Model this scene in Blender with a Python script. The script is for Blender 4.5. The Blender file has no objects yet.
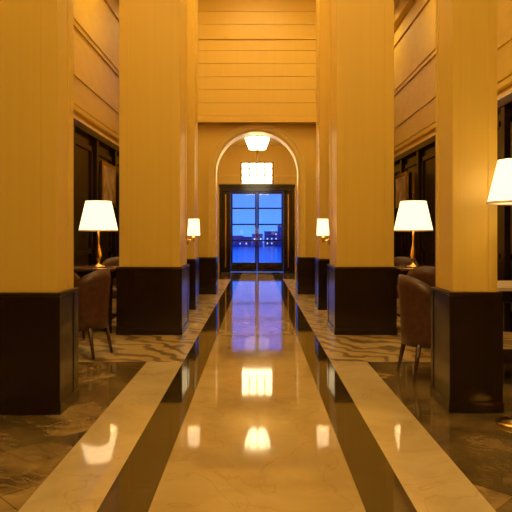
import bpy, bmesh, math, random
from mathutils import Vector, Matrix
random.seed(3)
sc = bpy.context.scene
try:
    sc.view_settings.view_transform = 'Standard'
    sc.view_settings.look = 'None'
except Exception: pass

# ---------------------------------------------------------------- materials
def newmat(name):
    m = bpy.data.materials.new(name); m.use_nodes = True
    nt = m.node_tree; b = nt.nodes['Principled BSDF']
    return m, nt, b
def mottled(name, c1, c2, scale=(1,1,1), nscale=4, rough=0.4, detail=6, bump=0.0, p0=0.3, p1=0.7, distortion=0.0, spec=0.5, coat=0.0):
    m, nt, b = newmat(name)
    tc = nt.nodes.new('ShaderNodeTexCoord'); mp = nt.nodes.new('ShaderNodeMapping')
    mp.inputs['Scale'].default_value = scale
    n = nt.nodes.new('ShaderNodeTexNoise'); n.inputs['Scale'].default_value = nscale
    n.inputs['Detail'].default_value = detail; n.inputs['Distortion'].default_value = distortion
    r = nt.nodes.new('ShaderNodeValToRGB')
    r.color_ramp.elements[0].position = p0; r.color_ramp.elements[0].color = (*c1, 1)
    r.color_ramp.elements[1].position = p1; r.color_ramp.elements[1].color = (*c2, 1)
    L = nt.links.new
    L(tc.outputs['Object'], mp.inputs['Vector']); L(mp.outputs[0], n.inputs['Vector'])
    L(n.outputs['Fac'], r.inputs['Fac']); L(r.outputs[0], b.inputs['Base Color'])
    b.inputs['Roughness'].default_value = rough
    b.inputs['Specular IOR Level'].default_value = spec
    b.inputs['Coat Weight'].default_value = coat
    if bump:
        bp = nt.nodes.new('ShaderNodeBump'); bp.inputs['Strength'].default_value = bump
        bp.inputs['Distance'].default_value = 0.01
        L(n.outputs['Fac'], bp.inputs['Height']); L(bp.outputs[0], b.inputs['Normal'])
    return m
def marble(name, base, dark, vein, nscale=1.5, rough=0.07, veinw=0.03, vs=0.8, p0=0.32, p1=0.62, joint=None, tile2=0.88):
    m, nt, b = newmat(name); L = nt.links.new
    tc = nt.nodes.new('ShaderNodeTexCoord')
    n = nt.nodes.new('ShaderNodeTexNoise'); n.inputs['Scale'].default_value = nscale
    n.inputs['Detail'].default_value = 9; n.inputs['Roughness'].default_value = 0.62; n.inputs['Distortion'].default_value = 0.6
    r = nt.nodes.new('ShaderNodeValToRGB')
    r.color_ramp.elements[0].position = p0; r.color_ramp.elements[0].color = (*dark, 1)
    r.color_ramp.elements[1].position = p1; r.color_ramp.elements[1].color = (*base, 1)
    n2 = nt.nodes.new('ShaderNodeTexNoise'); n2.inputs['Scale'].default_value = nscale*1.1
    n2.inputs['Detail'].default_value = 5; n2.inputs['Distortion'].default_value = 1.2
    s = nt.nodes.new('ShaderNodeMath'); s.operation = 'SUBTRACT'; s.inputs[1].default_value = 0.5
    a = nt.nodes.new('ShaderNodeMath'); a.operation = 'ABSOLUTE'
    r2 = nt.nodes.new('ShaderNodeValToRGB')
    r2.color_ramp.elements[0].position = 0; r2.color_ramp.elements[0].color = (vs,vs,vs,1)
    r2.color_ramp.elements[1].position = veinw; r2.color_ramp.elements[1].color = (0,0,0,1)
    mx = nt.nodes.new('ShaderNodeMixRGB'); mx.inputs['Color2'].default_value = (*vein, 1)
    L(tc.outputs['Object'], n.inputs['Vector']); L(tc.outputs['Object'], n2.inputs['Vector'])
    L(n.outputs['Fac'], r.inputs['Fac']); L(n2.outputs['Fac'], s.inputs[0]); L(s.outputs[0], a.inputs[0]); L(a.outputs[0], r2.inputs['Fac'])
    L(r2.outputs[0], mx.inputs['Fac']); L(r.outputs[0], mx.inputs['Color1']); last=mx.outputs[0]
    if joint:
        bk = nt.nodes.new('ShaderNodeTexBrick'); bk.offset=0; bk.inputs['Scale'].default_value=1
        bk.inputs['Brick Width'].default_value=joint[0]; bk.inputs['Row Height'].default_value=joint[1]; bk.inputs['Mortar Size'].default_value=0.004
        bk.inputs['Color1'].default_value=(1,1,1,1); bk.inputs['Color2'].default_value=(tile2,tile2,tile2,1); bk.inputs['Mortar'].default_value=(0.55,0.5,0.45,1)
        ml = nt.nodes.new('ShaderNodeMixRGB'); ml.blend_type='MULTIPLY'; ml.inputs['Fac'].default_value=1
        mp = nt.nodes.new('ShaderNodeMapping'); mp.inputs['Rotation'].default_value=(0,0,joint[2])
        L(tc.outputs['Object'], mp.inputs['Vector']); L(mp.outputs[0], bk.inputs['Vector']); L(last, ml.inputs['Color1']); L(bk.outputs['Color'], ml.inputs['Color2']); last=ml.outputs[0]
    L(last, b.inputs['Base Color'])
    b.inputs['Roughness'].default_value = rough
    b.inputs['IOR'].default_value = 1.8
    b.inputs['Specular IOR Level'].default_value = 0.85
    n3 = nt.nodes.new('ShaderNodeTexNoise'); n3.inputs['Scale'].default_value = 2.5; n3.inputs['Detail'].default_value = 1
    bp = nt.nodes.new('ShaderNodeBump'); bp.inputs['Strength'].default_value = 0.02; bp.inputs['Distance'].default_value = 0.01
    L(tc.outputs['Object'], n3.inputs['Vector']); L(n3.outputs['Fac'], bp.inputs['Height']); L(bp.outputs[0], b.inputs['Normal'])
    return m
def emit(name, col, strength):
    m, nt, b = newmat(name)
    b.inputs['Base Color'].default_value = (*[min(1, c) for c in col], 1)
    b.inputs['Emission Color'].default_value = (*col, 1)
    b.inputs['Emission Strength'].default_value = strength
    b.inputs['Roughness'].default_value = 0.7
    return m

M = {}
M['gold'] = mottled('gold_panel', (0.73,0.495,0.085), (0.76,0.52,0.095), scale=(10,10,0.2), nscale=2.5, rough=0.42, bump=0.02)
M['goldtrim'] = mottled('gold_trim', (0.76,0.54,0.12), (0.80,0.58,0.14), nscale=6, rough=0.36)
M['wallgold'] = mottled('wall_gold', (0.62,0.43,0.06), (0.68,0.47,0.07), scale=(1.5,1.5,3), nscale=2, rough=0.6, spec=0.15)
M['ceil'] = mottled('ceiling_paint', (0.78,0.56,0.16), (0.82,0.6,0.18), nscale=5, rough=0.7)
M['walnut'] = mottled('dark_walnut', (0.010,0.005,0.0025), (0.024,0.011,0.005), scale=(22,22,0.4), nscale=4, rough=0.2, bump=0.05)
M['walnut_h'] = mottled('walnut_table', (0.04,0.017,0.007), (0.11,0.05,0.02), scale=(1,12,12), nscale=3, rough=0.2)
M['brass'], nt, b = newmat('brass'); b.inputs['Base Color'].default_value=(0.75,0.48,0.16,1); b.inputs['Metallic'].default_value=1; b.inputs['Roughness'].default_value=0.25
M['bronze'], nt, b = newmat('bronze'); b.inputs['Base Color'].default_value=(0.10,0.06,0.03,1); b.inputs['Metallic'].default_value=1; b.inputs['Roughness'].default_value=0.35
M['leather'] = mottled('brown_leather', (0.05,0.018,0.008), (0.10,0.036,0.015), nscale=20, rough=0.38, bump=0.1)
M['m_center'] = marble('cream_marble', (0.48,0.355,0.16), (0.35,0.245,0.10), (0.30,0.19,0.07), 1.3, 0.05, 0.010, 0.4)
M['m_light'] = marble('pale_marble', (0.64,0.50,0.26), (0.50,0.37,0.165), (0.4,0.27,0.12), 1.6, 0.05, 0.010, 0.5)
M['m_dark'] = marble('dark_emperador_marble', (0.045,0.028,0.010), (0.014,0.009,0.004), (0.17,0.10,0.03), 3.0, 0.045, 0.015, 0.5)
M['m_brown'] = marble('brown_marble', (0.42,0.28,0.10), (0.13,0.08,0.027), (0.50,0.35,0.14), 2.2, 0.05, 0.015, 0.45, 0.36, 0.64, joint=(0.6,0.6,math.pi/4), tile2=0.42)
M['shade'] = emit('lamp_shade_fabric', (1.0,0.80,0.47), 1.7)
M['lantern'] = emit('lantern_glass', (1.0,0.78,0.40), 7.0)
M['panel'] = emit('ceiling_fill_glow', (1.0,0.70,0.27), 12.5)  # glow of added fill panels above and behind the camera
M['panel2'] = emit('overhead_fill_glow', (1.0,0.68,0.24), 10.5)  # weaker glow of added fill panels over corridor and aisles
M['panel3'] = emit('vestibule_fill_glow', (1.0,0.72,0.28), 45.0)  # strong glow of the added vestibule fill panel
M['paper'] = mottled('artwork_print', (0.25,0.16,0.07), (0.65,0.48,0.25), nscale=5, rough=0.5)
M['ivory'] = mottled('ivory_stone', (0.7,0.58,0.4), (0.8,0.68,0.5), nscale=5, rough=0.25)
m, nt, b = newmat('patterned_carpet'); L = nt.links.new
tc = nt.nodes.new('ShaderNodeTexCoord')
w = nt.nodes.new('ShaderNodeTexWave'); w.wave_type='BANDS'; w.bands_direction='DIAGONAL'; w.inputs['Scale'].default_value=1.6; w.inputs['Distortion'].default_value=10; w.inputs['Detail'].default_value=2; w.inputs['Detail Scale'].default_value=1.3
r = nt.nodes.new('ShaderNodeValToRGB')
r.color_ramp.elements[0].position=0.2; r.color_ramp.elements[0].color=(0.13,0.08,0.027,1)
r.color_ramp.elements[1].position=0.5; r.color_ramp.elements[1].color=(0.42,0.295,0.105,1)
L(tc.outputs['Object'], w.inputs['Vector']); L(w.outputs['Fac'], r.inputs['Fac']); L(r.outputs[0], b.inputs['Base Color']); b.inputs['Roughness'].default_value=0.35
M['carpet']=m
m, nt, b = newmat('door_glass'); L = nt.links.new
out = nt.nodes['Material Output']; tr = nt.nodes.new('ShaderNodeBsdfTransparent'); gl = nt.nodes.new('ShaderNodeBsdfGlossy'); gl.inputs['Roughness'].default_value=0.03
mx = nt.nodes.new('ShaderNodeMixShader'); mx.inputs[0].default_value=0.04
tr.inputs['Color'].default_value=(0.95,0.97,1,1)
L(tr.outputs[0], mx.inputs[1]); L(gl.outputs[0], mx.inputs[2]); L(mx.outputs[0], out.inputs['Surface'])
M['glass']=m
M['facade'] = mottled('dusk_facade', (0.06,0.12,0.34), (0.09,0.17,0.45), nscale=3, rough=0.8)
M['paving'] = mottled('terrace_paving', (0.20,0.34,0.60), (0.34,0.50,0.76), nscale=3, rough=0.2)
M['citylight'] = emit('city_window_light', (0.5,0.7,1.0), 1.3)

# ---------------------------------------------------------------- builder
class B:
    def __init__(s): s.v=[]; s.f=[]; s.m=[]; s.mats=[]; s.sm=[]
    def mi(s, k):
        if k not in s.mats: s.mats.append(k)
        return s.mats.index(k)
    def add(s, vs, fs, k, smooth=False):
        o=len(s.v); s.v+= [tuple(v) for v in vs]; i=s.mi(k)
        for f in fs: s.f.append([o+a for a in f]); s.m.append(i); s.sm.append(smooth)
    def box(s,x0,x1,y0,y1,z0,z1,k):
        x0,x1=min(x0,x1),max(x0,x1)
        vs=[(x0,y0,z0),(x1,y0,z0),(x1,y1,z0),(x0,y1,z0),(x0,y0,z1),(x1,y0,z1),(x1,y1,z1),(x0,y1,z1)]
        s.add(vs,[(0,3,2,1),(4,5,6,7),(0,1,5,4),(1,2,6,5),(2,3,7,6),(3,0,4,7)],k)
    def lathe(s,prof,k,cx=0,cy=0,seg=32,smooth=True,caps=False,rot=0):
        vs=[];fs=[];n=len(prof)
        for j in range(seg):
            a=2*math.pi*j/seg+rot
            for (r,z) in prof: vs.append((cx+r*math.cos(a),cy+r*math.sin(a),z))
        for j in range(seg):
            j2=(j+1)%seg
            for i in range(n-1): fs.append((j*n+i,j2*n+i,j2*n+i+1,j*n+i+1))
        s.add(vs,fs,k,smooth)
    def frust(s,p0,p1,r0,r1,k,seg=12):
        p0=Vector(p0);p1=Vector(p1);d=(p1-p0).normalized()
        u=d.orthogonal().normalized();w=d.cross(u);vs=[];fs=[]
        for j in range(seg):
            a=2*math.pi*j/seg;o=u*math.cos(a)+w*math.sin(a)
            vs.append(p0+o*r0);vs.append(p1+o*r1)
        for j in range(seg):
            j2=(j+1)%seg;fs.append((2*j,2*j2,2*j2+1,2*j+1))
        fs.append([2*j for j in range(seg)][::-1]);fs.append([2*j+1 for j in range(seg)])
        s.add(vs,fs,k,True)
    def build(s,name,loc=(0,0,0),rz=0,bevel=0,seg=2):
        me=bpy.data.meshes.new(name);me.from_pydata(s.v,[],s.f)
        for k in s.mats: me.materials.append(M[k])
        for p,i,sm in zip(me.polygons,s.m,s.sm): p.material_index=i;p.use_smooth=sm
        me.update()
        bm=bmesh.new();bm.from_mesh(me);bmesh.ops.recalc_face_normals(bm,faces=bm.faces);bm.to_mesh(me);bm.free()
        ob=bpy.data.objects.new(name,me);sc.collection.objects.link(ob)
        ob.location=loc;ob.rotation_euler=(0,0,rz)
        if bevel:
            md=ob.modifiers.new('bevel','BEVEL');md.width=bevel;md.segments=seg;md.limit_method='ANGLE';md.angle_limit=math.radians(40)
        return ob
def plight(name,loc,power,r,col,parent=None):
    l=bpy.data.lights.new(name,'POINT');l.energy=power;l.shadow_soft_size=r;l.color=col
    o=bpy.data.objects.new(name,l);sc.collection.objects.link(o)
    o.location=loc
    if parent: o.parent=parent
    return o

LW,RW=-3.0,3.4; Y0,Y1=-3.5,17.0; CH=6.6
# ---------------------------------------------------------------- floor (inlaid marble + carpet)
b=B()
xs=[LW-0.2,-1.12,-0.75,-0.51,0.51,0.75,1.12,RW+0.2]; km=['m_brown','m_light','m_dark','m_center','m_dark','m_light','m_brown']
ys=[Y0-0.2,6.1,Y1+0.2,20.9]
for i in range(7):
    for j in range(3):
        k=km[i]
        if j>=1 and i in(0,1,5,6): k='carpet' if j==1 else 'm_brown'
        x0,x1=xs[i],xs[i+1]
        if j==2 and (i==0 ): x0=-1.7
        if j==2 and (i==6 ): x1=1.7
        b.add([(x0,ys[j],0),(x1,ys[j],0),(x1,ys[j+1],0),(x0,ys[j+1],0)],[(0,1,2,3)],k)
b.box(LW-0.2,RW+0.2,Y0-0.2,20.9,-0.15,-0.02,'m_brown')
b.build('floor')
# ceiling
b=B(); b.box(LW-0.2,RW+0.2,Y0-0.2,Y1+0.2,CH,CH+0.15,'ceil')
b.build('ceiling')
for n,(px,py,sx,sy,k) in enumerate([(0,-1.8,2.2,1.8,'panel'),(0,1.4,2.2,1.8,'panel'),(0,5.3,1.2,1.6,'panel2'),(0,8.9,1.2,1.6,'panel2'),(0,11.2,1.4,1.2,'panel2'),(-2.2,10,0.8,2.4,'panel2'),(2.5,10.5,0.8,2.4,'panel2'),(-2.2,5,0.8,2.4,'panel2'),(2.4,5,0.8,2.4,'panel2'),(2.5,15,0.8,2,'panel2'),(-2.3,15,0.8,2,'panel2')]):  # added fill panels, out of view, to light column fronts and walls
    b=B(); b.box(-sx/2,sx/2,-sy/2,sy/2,-0.06,0,'goldtrim'); b.box(-sx/2+0.06,sx/2-0.06,-sy/2+0.06,sy/2-0.06,-0.075,-0.05,k)
    b.build('ceiling_fill_panel',(px,py,CH),bevel=0.005)

# ---------------------------------------------------------------- side walls
def side_wall(name,X,s):
    b=B()
    b.box(X,X-s*0.2,Y0-0.2,Y1+0.2,0,CH,'wallgold')
    b.box(X,X+s*0.04,Y0,Y1,0,3.0,'walnut')
    y=Y0+0.3
    while y<Y1-1.2:
        for (a,c) in((y,y+0.09),(y+1.05,y+1.14)): b.box(X+s*0.04,X+s*0.075,a,c,0.2,2.85,'walnut')
        b.box(X+s*0.04,X+s*0.075,y,y+1.14,2.76,2.85,'walnut'); b.box(X+s*0.04,X+s*0.075,y,y+1.14,0.95,1.04,'walnut'); b.box(X+s*0.04,X+s*0.075,y,y+1.14,0.2,0.29,'walnut')
        b.box(X+s*0.04,X+s*0.12,y+1.22,y+1.34,0,3.0,'walnut')
        y+=1.42
    for z,h,p in((3.3,0.08,0.07),(3.42,0.04,0.04),(3.9,0.03,0.02),(4.7,0.04,0.03),(4.82,0.03,0.02),(5.9,0.05,0.04),(6.3,0.3,0.15)):
        b.box(X,X+s*p,Y0,Y1,z,z+h,'wallgold')
    b.build(name,bevel=0.006)
    b=B(); b.box(X,X+s*0.14,Y0,Y1,3.0,3.12,'walnut'); b.box(X,X+s*0.09,Y0,Y1,3.12,3.2,'goldtrim'); b.build('trim_'+name[5:],bevel=0.01)
side_wall('wall_left',LW,1); side_wall('wall_right',RW,-1)
b=B(); b.box(LW-0.2,RW+0.2,Y0-0.2,Y0,0,CH,'wallgold'); b.build('wall_front')
b=B()
for (x0,x1) in((LW-0.2,-1.7),(1.7,RW+0.2)):
    b.box(x0,x1,Y1,Y1+0.2,0,CH,'wallgold'); b.box(max(x0,LW),min(x1,RW),Y1-0.04,Y1,0,3.0,'walnut'); b.box(max(x0,LW),min(x1,RW),Y1-0.1,Y1,3.0,3.15,'goldtrim')
b.build('wall_back')

# ---------------------------------------------------------------- arch wall
AY,AT,R,SP=13.0,0.4,0.89,2.62
b=B()
N=40
pts=[(R*math.cos(math.pi*i/N),SP+R*math.sin(math.pi*i/N)) for i in range(N+1)]
W=1.7
for y,fl in((AY,0),(AY+AT,1)):
    for i in range(N):
        (xa,za),(xb,zb)=pts[i],pts[i+1]
        b.add([(xa,y,za),(xb,y,zb),(xb,y,CH),(xa,y,CH)],[(0,1,2,3)],'gold')
    for sgn in(-1,1):
        b.add([(sgn*R,y,0),(sgn*W,y,0),(sgn*W,y,CH),(sgn*R,y,CH)],[(0,1,2,3)],'gold')
for i in range(N):
    (xa,za),(xb,zb)=pts[i],pts[i+1]
    b.add([(xa,AY,za),(xb,AY,zb),(xb,AY+AT,zb),(xa,AY+AT,za)],[(0,1,2,3)],'goldtrim')
for sgn in(-1,1):
    b.add([(sgn*R,AY,0),(sgn*R,AY+AT,0),(sgn*R,AY+AT,SP),(sgn*R,AY,SP)],[(0,1,2,3)],'goldtrim')
    b.add([(sgn*W,AY,0),(sgn*W,AY+AT,0),(sgn*W,AY+AT,CH),(sgn*W,AY,CH)],[(0,1,2,3)],'gold')
b.build('wall_arch')
b=B()
def arch_band(r0,r1,p):
    f=AY-p
    P=[(1,0)]+[(math.cos(math.pi*i/N),math.sin(math.pi*i/N)) for i in range(N+1)]+[(-1,0)]
    def pt(i,r):
        if i==0: return (r,0.8)
        if i==N+2: return (-r,0.8)
        c,s_=P[i]; return (r*c,SP+r*s_)
    for i in range(N+2):
        a,c,d,e=pt(i,r0),pt(i+1,r0),pt(i+1,r1),pt(i,r1)
        b.add([(a[0],f,a[1]),(c[0],f,c[1]),(d[0],f,d[1]),(e[0],f,e[1])],[(0,1,2,3)],'goldtrim')
        b.add([(a[0],f,a[1]),(c[0],f,c[1]),(c[0],AY,c[1]),(a[0],AY,a[1])],[(0,1,2,3)],'goldtrim')
        b.add([(d[0],f,d[1]),(e[0],f,e[1]),(e[0],AY,e[1]),(d[0],AY,d[1])],[(0,1,2,3)],'goldtrim')
arch_band(R,R+0.05,0.03); arch_band(R+0.05,R+0.14,0.06); arch_band(R+0.14,R+0.17,0.085)
b.build('trim_arch')
b=B()
for sgn in(-1,1):
    b.box(sgn*(R-0.015),sgn*(W-0.02),AY-0.10,AY+AT+0.02,0,0.78,'walnut'); b.box(sgn*(R-0.02),sgn*(W-0.02),AY-0.11,AY+AT+0.03,0.78,0.8,'bronze')
b.build('baseboard_arch',bevel=0.006)
# header beam with fine horizontal boards
b=B()
b.box(-1.7,1.7,12.86,13.0,3.70,CH,'wallgold')
b.box(-1.7,1.7,12.78,13.0,3.68,3.76,'gold'); b.box(-1.7,1.7,12.81,12.9,3.76,3.82,'gold')
zz=3.83
for h in (0.28,)*9:
    b.box(-1.7,1.7,12.84,12.88,zz,zz+h-0.006,'gold'); zz+=h
b.box(-1.7,1.7,12.81,12.88,5.46,5.50,'gold'); b.box(-1.7,1.7,12.73,12.88,6.35,CH,'gold')
b.build('header_beam',bevel=0.004)

# ---------------------------------------------------------------- vestibule
for sgn,nm in((-1,'l'),(1,'r')): 
    b=B(); b.box(sgn*1.5,sgn*1.7,AY+AT,20.9,0,4.3,'gold'); b.box(sgn*1.46,sgn*1.5,AY+AT+0.05,20.45,0,0.8,'walnut')
    b.build('wall_vestibule_'+('left' if sgn<0 else 'right'),bevel=0.005)
b=B(); b.box(-1.7,1.7,AY+AT,20.9,4.3,4.4,'ceil'); b.build('ceiling_vestibule')
b=B(); b.box(-0.29,0.29,-0.59,0.59,-0.05,0,'goldtrim'); b.box(-0.25,0.25,-0.55,0.55,-0.06,-0.04,'panel3'); b.build('ceiling_fill_panel',(0,15.9,4.3),bevel=0.004)  # added fill panel hidden by the arch; brightens vestibule, lengthens lantern's floor reflection
DY=20.5
b=B(); b.box(-1.5,-1.28,DY,DY+0.2,0,4.3,'gold'); b.box(1.28,1.5,DY,DY+0.2,0,4.3,'gold'); b.box(-1.28,1.28,DY,DY+0.2,2.98,4.3,'gold')
b.box(-1.5,1.5,DY-0.06,DY,3.25,3.32,'goldtrim'); b.box(-1.5,1.5,DY-0.04,DY,3.06,3.1,'goldtrim')
b.build('wall_vestibule_end',bevel=0.005)
b=B()
for sgn in(-1,1):
    b.box(sgn*1.18,sgn*1.28,DY-0.05,DY+0.15,0,2.98,'walnut')
    b.box(sgn*0.90,sgn*0.98,DY-0.05,DY+0.15,0,2.75,'walnut')
    b.box(sgn*0.98,sgn*1.18,DY+0.03,DY+0.1,0,2.75,'walnut')
    b.box(sgn*1.05,sgn*1.085,DY-0.02,DY+0.05,0.15,2.65,'brass')
b.box(-1.18,1.18,DY-0.05,DY+0.15,2.75,2.98,'walnut'); b.box(-1.3,1.3,DY-0.08,DY-0.05,2.9,2.99,'walnut')
b.build('door_frame',bevel=0.006)
def door(x0,x1,n,hs):
    b=B();y0,y1=DY+0.02,DY+0.08
    b.box(x0,x0+0.06,y0,y1,0.01,2.745,'walnut'); b.box(x1-0.06,x1,y0,y1,0.01,2.745,'walnut')
    b.box(x0+0.06,x1-0.06,y0,y1,0.01,0.32,'walnut'); b.box(x0+0.06,x1-0.06,y0,y1,2.67,2.745,'walnut')
    for z in(1.08,1.63,2.18): b.box(x0+0.06,x1-0.06,y0,y1,z-0.025,z+0.025,'walnut')
    b.box(x0+0.06,x1-0.06,y0+0.025,y0+0.035,0.32,2.67,'glass')
    xh=x1-0.035 if hs>0 else x0+0.035
    b.frust((xh,y0-0.06,0.9),(xh,y0-0.06,1.5),0.014,0.014,'brass'); 
    for z in(0.95,1.45): b.frust((xh,y0-0.06,z),(xh,y0,z),0.01,0.01,'brass')
    b.build('door_%d'%n,bevel=0.004)
door(-0.895,-0.005,1,1); door(0.005,0.895,2,-1)

# outside at dusk
b=B(); b.box(-30,30,20.95,90,-0.2,-0.05,'paving'); b.build('ground')
b=B()
for i in range(15):
    x=-9+i*1.3+random.uniform(-.3,.3);w=random.uniform(0.5,0.8);h=random.uniform(0.8,2.2);y=random.uniform(52,66)
    b.box(x-w,x+w,y,y+3,-0.05,h,'facade'); b.box(x-w-0.05,x+w+0.05,y-0.08,y+3.08,h,h+0.1,'facade')
    for a in range(3):
        for c in range(max(1,int(h/0.5))):
            if random.random()<0.35: b.box(x-w*0.7+a*w*0.6,x-w*0.7+a*w*0.6+0.14,y-0.03,y,0.2+c*0.5,0.36+c*0.5,'citylight')
b.build('city_buildings')

# ---------------------------------------------------------------- columns
BH=0.875
def column(xi,xo,y0,y1,pad=0.03):
    cx,cy=(xi+xo)/2,(y0+y1)/2; hx,hy=abs(xi-xo)/2,(y1-y0)/2
    b=B(); sx,sy=hx-pad,hy-pad; cw=min(0.12,hx*0.35)
    b.box(-sx+0.008,sx-0.008,-sy+0.008,sy-0.008,BH,CH,'gold')
    for a in(-1,1):
        for c in(-1,1):
            b.box(a*(sx-cw),a*sx,min(c*(sy-cw),c*sy),max(c*(sy-cw),c*sy),BH,CH,'gold')
    b.box(-hx+0.006,hx-0.006,-hy+0.006,hy-0.006,0,BH-0.02,'walnut')
    for a in(-1,1):
        for c in(-1,1):
            b.box(a*(hx-cw),a*hx,min(c*(hy-cw),c*hy),max(c*(hy-cw),c*hy),0,BH-0.025,'walnut')
    b.box(-hx-0.006,hx+0.006,-hy-0.006,hy+0.006,0,0.08,'walnut')
    b.box(-hx,hx,-hy,hy,BH-0.025,BH,'bronze')
    b.box(-hx-0.05,hx+0.05,-hy-0.05,hy+0.05,CH-0.3,CH,'goldtrim')
    b.build('column',(cx,cy,0),bevel=0.004)
column(-1.415,-2.10,4.31,4.76); column(1.40,1.79,4.36,4.84)
column(-0.965,-1.81,7.72,8.54); column(1.0,1.80,7.72,8.54)
column(-1.05,-1.75,10.26,10.86,0.02); column(1.05,1.75,10.26,10.86,0.02)

# ---------------------------------------------------------------- lamps
LC=(1.0,0.70,0.30)
def lampshade(b,h,sh,r0,r1):
    b.lathe([(r0,h),(r1,h+sh),(r1-0.006,h+sh),(r0-0.006,h),(r0,h)],'shade',seg=40)
    b.lathe([(r0+0.003,h-0.004),(r0+0.003,h+0.012),(r0-0.008,h+0.012),(r0-0.008,h-0.004),(r0+0.003,h-0.004)],'ivory',seg=40)
    for a in range(3):
        an=a*2.094; b.frust((0,0,h+sh-0.02),(r1*math.cos(an),r1*math.sin(an),h+sh-0.02),0.003,0.003,'brass',6)
    b.lathe([(0.0,h+0.10),(0.02,h+0.11),(0.035,h+0.15),(0.03,h+0.19),(0,h+0.21)],'lantern',seg=16)
def table_lamp(loc,h=0.50,r0=0.26,r1=0.17,sh=0.40,power=40):
    b=B()
    b.lathe([(0,0),(0.09,0),(0.09,0.012),(0.075,0.025),(0.03,0.035),(0.018,0.06),(0.03,0.10),(0.042,0.16),(0.03,0.24),(0.014,0.30),(0.012,h+0.1)],'brass')
    b.frust((0,0,h+0.1),(0,0,h+sh+0.02),0.004,0.004,'brass'); lampshade(b,h,sh,r0,r1)
    o=b.build('table_lamp',loc); plight('lamp_bulb',(0,0,h+0.25),power,0.05,LC,o)
def floor_lamp(loc,h,sh,r0,r1,power):
    b=B()
    b.lathe([(0,0),(0.14,0),(0.14,0.015),(0.12,0.028),(0.03,0.04),(0.016,0.07),(0.011,0.2),(0.011,h+0.08)],'brass')
    b.frust((0,0,h+0.08),(0,0,h+sh+0.02),0.004,0.004,'brass'); lampshade(b,h,sh,r0,r1)
    o=b.build('floor_lamp',loc); plight('lamp_bulb',(0,0,h+0.17),power,0.04,LC,o)
def table(loc,wx,wy,h,top='walnut_h',n='side_table'):
    b=B(); b.box(-wx/2,wx/2,-wy/2,wy/2,h-0.035,h,top); b.box(-wx/2+0.05,wx/2-0.05,-wy/2+0.05,wy/2-0.05,h-0.14,h-0.035,'walnut')
    for a in(-1,1):
        for c in(-1,1):
            x=a*(wx/2-0.07);y=c*(wy/2-0.07); t,u=0.03,0.018
            vs=[(x-u,y-u,0),(x+u,y-u,0),(x+u,y+u,0),(x-u,y+u,0),(x-t,y-t,h-0.035),(x+t,y-t,h-0.035),(x+t,y+t,h-0.035),(x-t,y+t,h-0.035)]
            b.add(vs,[(0,3,2,1),(4,5,6,7),(0,1,5,4),(1,2,6,5),(2,3,7,6),(3,0,4,7)],'walnut')
    b.box(-wx/2+0.08,wx/2-0.08,-wy/2+0.08,wy/2-0.08,0.16,0.18,'walnut')
    b.build(n,loc,bevel=0.005)
table((-2.28,8.15,0),0.86,0.75,0.85); table_lamp((-2.14,8.1,0.852),h=0.49)
table((2.30,8.15,0),0.86,0.75,0.85);  table_lamp((2.11,8.1,0.852),h=0.49)
table((2.45,5.55,0),0.95,0.75,0.84,top='ivory'); floor_lamp((1.775,4.09,0),1.51,0.295,0.195,0.125,5)

def sconce(x,s):
    b=B()
    b.box(0,s*0.015,-0.045,0.045,-0.20,0.02,'brass')
    b.frust((s*0.01,0,-0.13),(s*0.09,0,-0.16),0.008,0.008,'brass'); b.frust((s*0.09,0,-0.17),(s*0.09,0,-0.07),0.01,0.01,'brass')
    b.lathe([(0.022,-0.12),(0.022,-0.10),(0.012,-0.09)],'brass',cx=s*0.09,seg=16)
    b.lathe([(0.085,-0.08),(0.072,0.14),(0.068,0.14),(0.081,-0.08),(0.085,-0.08)],'shade',cx=s*0.095,seg=28)
    b.lathe([(0,-0.07),(0.015,-0.06),(0.02,0.0),(0.0,0.04)],'lantern',cx=s*0.09,seg=12)
    o=b.build('wall_sconce',(x,7.98,1.36)); plight('sconce_bulb',(s*0.09,0,0.02),4,0.03,LC,o)
sconce(-0.965+0.03,1); sconce(1.0-0.03,-1)

# pendant lanterns
b=B()
b.frust((0,0,0.34),(0,0,0.80),0.012,0.012,'bronze')
b.lathe([(0.0,0.36),(0.10,0.34),(0.14,0.28),(0.26,0.24),(0.31,0.235),(0.31,0.215),(0.0,0.215)],'bronze',seg=8,smooth=False)
b.lathe([(0.29,0.215),(0.30,0.05),(0.20,-0.22),(0.0,-0.24)],'lantern',seg=8,smooth=False)
for j in range(8):
    a=2*math.pi*j/8
    p=[(0.295,0.215),(0.305,0.05),(0.205,-0.22)]
    for (r0,z0),(r1,z1) in zip(p,p[1:]): b.frust((r0*math.cos(a),r0*math.sin(a),z0),(r1*math.cos(a),r1*math.sin(a),z1),0.010,0.010,'bronze',6)
for j in range(8):
    a=2*math.pi*j/8;a2=a+math.pi/4; b.frust((0.305*math.cos(a),0.305*math.sin(a),0.05),(0.305*math.cos(a2),0.305*math.sin(a2),0.05),0.011,0.011,'bronze',6)
b.lathe([(0.0,-0.30),(0.02,-0.28),(0.04,-0.25),(0.05,-0.235),(0.0,-0.235)],'brass',seg=12)
b.lathe([(0.07,0.80),(0.07,0.82),(0.0,0.82)],'bronze',seg=16)
b.build('pendant_lantern',(0.01,13.9,3.48))
b=B()
b.box(-0.45,0.45,-0.45,0.45,-0.26,0.26,'lantern')
for x in(-0.45,-0.225,0,0.225,0.45):
    for y in(-0.46,0.46): b.box(x-0.016,x+0.016,y-0.016,y+0.016,-0.28,0.28,'bronze'); b.box(y-0.016,y+0.016,x-0.016,x+0.016,-0.28,0.28,'bronze')
for z in(-0.28,-0.10,0.08,0.26): 
    for y in(-0.46,0.46): b.box(-0.47,0.47,y-0.016,y+0.016,z,z+0.028,'bronze'); b.box(y-0.016,y+0.016,-0.47,0.47,z,z+0.028,'bronze')
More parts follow.
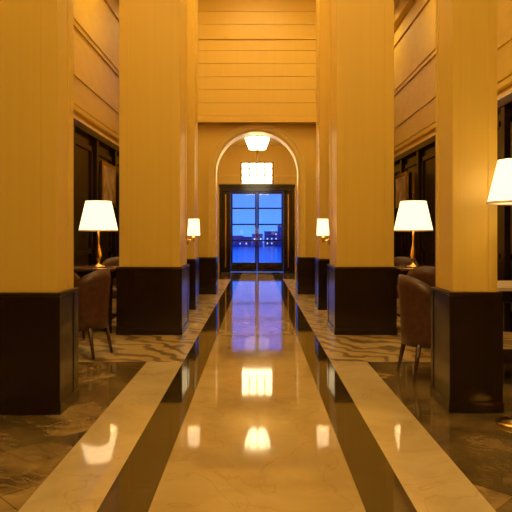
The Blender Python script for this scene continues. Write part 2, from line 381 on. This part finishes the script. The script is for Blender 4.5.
b.frust((0,0,0.26),(0,0,1.19),0.015,0.015,'bronze'); b.lathe([(0.08,1.17),(0.08,1.2),(0,1.2)],'bronze',seg=16)
b.build('pendant_lantern',(0,17.9,3.10))

# ---------------------------------------------------------------- tub chairs
def chair(loc,rz):
    b=B(); n=28; vs=[];fs=[]
    A=math.radians(105)
    rows=6
    for side in(0,1):
        for i in range(n+1):
            t=-A+2*A*i/n; c=abs(t)/A
            top=0.93-0.26*(c**2.2); 
            for j in range(rows+1):
                v=j/rows; z=0.30+(top-0.30)*v
                lean=0.04*v*v*math.cos(t/1.2)
                r=(0.275 if side==0 else 0.225)+lean - (0.02 if (side==0 and j==rows) else 0)+(0.012 if (side==1 and j==rows) else 0)
                vs.append((-r*math.cos(t)*1.0, r*math.sin(t)*0.98, z))
    m=rows+1; K=(n+1)*m
    for i in range(n):
        for j in range(rows):
            a=i*m+j; fs.append((a,a+1,a+m+1,a+m)); a+=K; fs.append((a,a+m,a+m+1,a+1))
        a=i*m+rows; fs.append((a,a+K,a+K+m,a+m)); a=i*m; fs.append((a,a+m,a+K+m,a+K))
    for i in(0,n):
        for j in range(rows): a=i*m+j; fs.append((a,a+1,a+1+K,a+K))
    b.add(vs,fs,'leather',True)
    def D(r,ext,z):
        return [(-r*math.cos(t),r*math.sin(t),z) for t in [math.radians(-100+200*i/20) for i in range(21)]]+[(ext,r*0.92,z),(ext+0.02,0,z),(ext,-r*0.92,z)]
    ls=[D(0.215,0.20,0.30),D(0.235,0.235,0.33),D(0.238,0.24,0.43),D(0.225,0.225,0.46),D(0.18,0.18,0.475)]
    m2=len(ls[0]); vs=[p for l in ls for p in l]; fs=[]
    for a in range(len(ls)-1):
        for i in range(m2): i2=(i+1)%m2; fs.append((a*m2+i,a*m2+i2,(a+1)*m2+i2,(a+1)*m2+i))
    fs.append(list(range(m2))[::-1]); fs.append([4*m2+i for i in range(m2)])
    b.add(vs,fs,'leather',True)
    for (x,y,ox,oy) in((-0.19,-0.17,-0.06,-0.02),(-0.19,0.17,-0.06,0.02),(0.19,-0.18,0.02,-0.01),(0.19,0.18,0.02,0.01)):
        b.frust((x,y,0.32),(x+ox,y+oy,0.0),0.024,0.013,'walnut_h')
    b.build('dining_chair',loc,rz)
chair((-1.88,6.45,0),math.radians(165)); 
chair((1.60,5.50,0),math.radians(8))
chair((2.05,7.15,0),math.radians(75))
chair((-2.35,7.2,0),math.radians(80))
chair((-2.2,9.5,0),math.radians(-80))
chair((2.3,9.5,0),math.radians(-100))

for (x,s,y) in((LW+0.04,1,11.7),(RW-0.04,-1,13.7)):
    b=B(); b.box(0,s*0.05,-0.55,0.55,-0.42,0.42,'brass'); b.box(s*0.05,s*0.055,-0.46,0.46,-0.34,0.34,'paper')
    b.build('framed_picture',(x+s*0.035,y,2.25),bevel=0.005)

# ---------------------------------------------------------------- world: blue dusk
w=bpy.data.worlds.new('dusk'); sc.world=w; w.use_nodes=True; nt=w.node_tree; L=nt.links.new
bg=nt.nodes['Background']; tc=nt.nodes.new('ShaderNodeTexCoord'); sp=nt.nodes.new('ShaderNodeSeparateXYZ'); r=nt.nodes.new('ShaderNodeValToRGB')
r.color_ramp.elements[0].position=0.0; r.color_ramp.elements[0].color=(0.07,0.27,1.0,1)
r.color_ramp.elements[1].position=0.15; r.color_ramp.elements[1].color=(0.02,0.11,0.75,1)
L(tc.outputs['Generated'],sp.inputs[0]); L(sp.outputs['Z'],r.inputs['Fac']); L(r.outputs[0],bg.inputs['Color']); bg.inputs['Strength'].default_value=1.7

# ---------------------------------------------------------------- camera
cd=bpy.data.cameras.new('camera'); cam=bpy.data.objects.new('camera',cd); sc.collection.objects.link(cam)
cd.sensor_width=36; cd.lens=600/512*36; cd.shift_y=-22/512; cd.shift_x=-1/512
cam.location=(0,0,1.3); cam.rotation_euler=(math.radians(90),0,0); cd.clip_end=300
sc.camera=cam
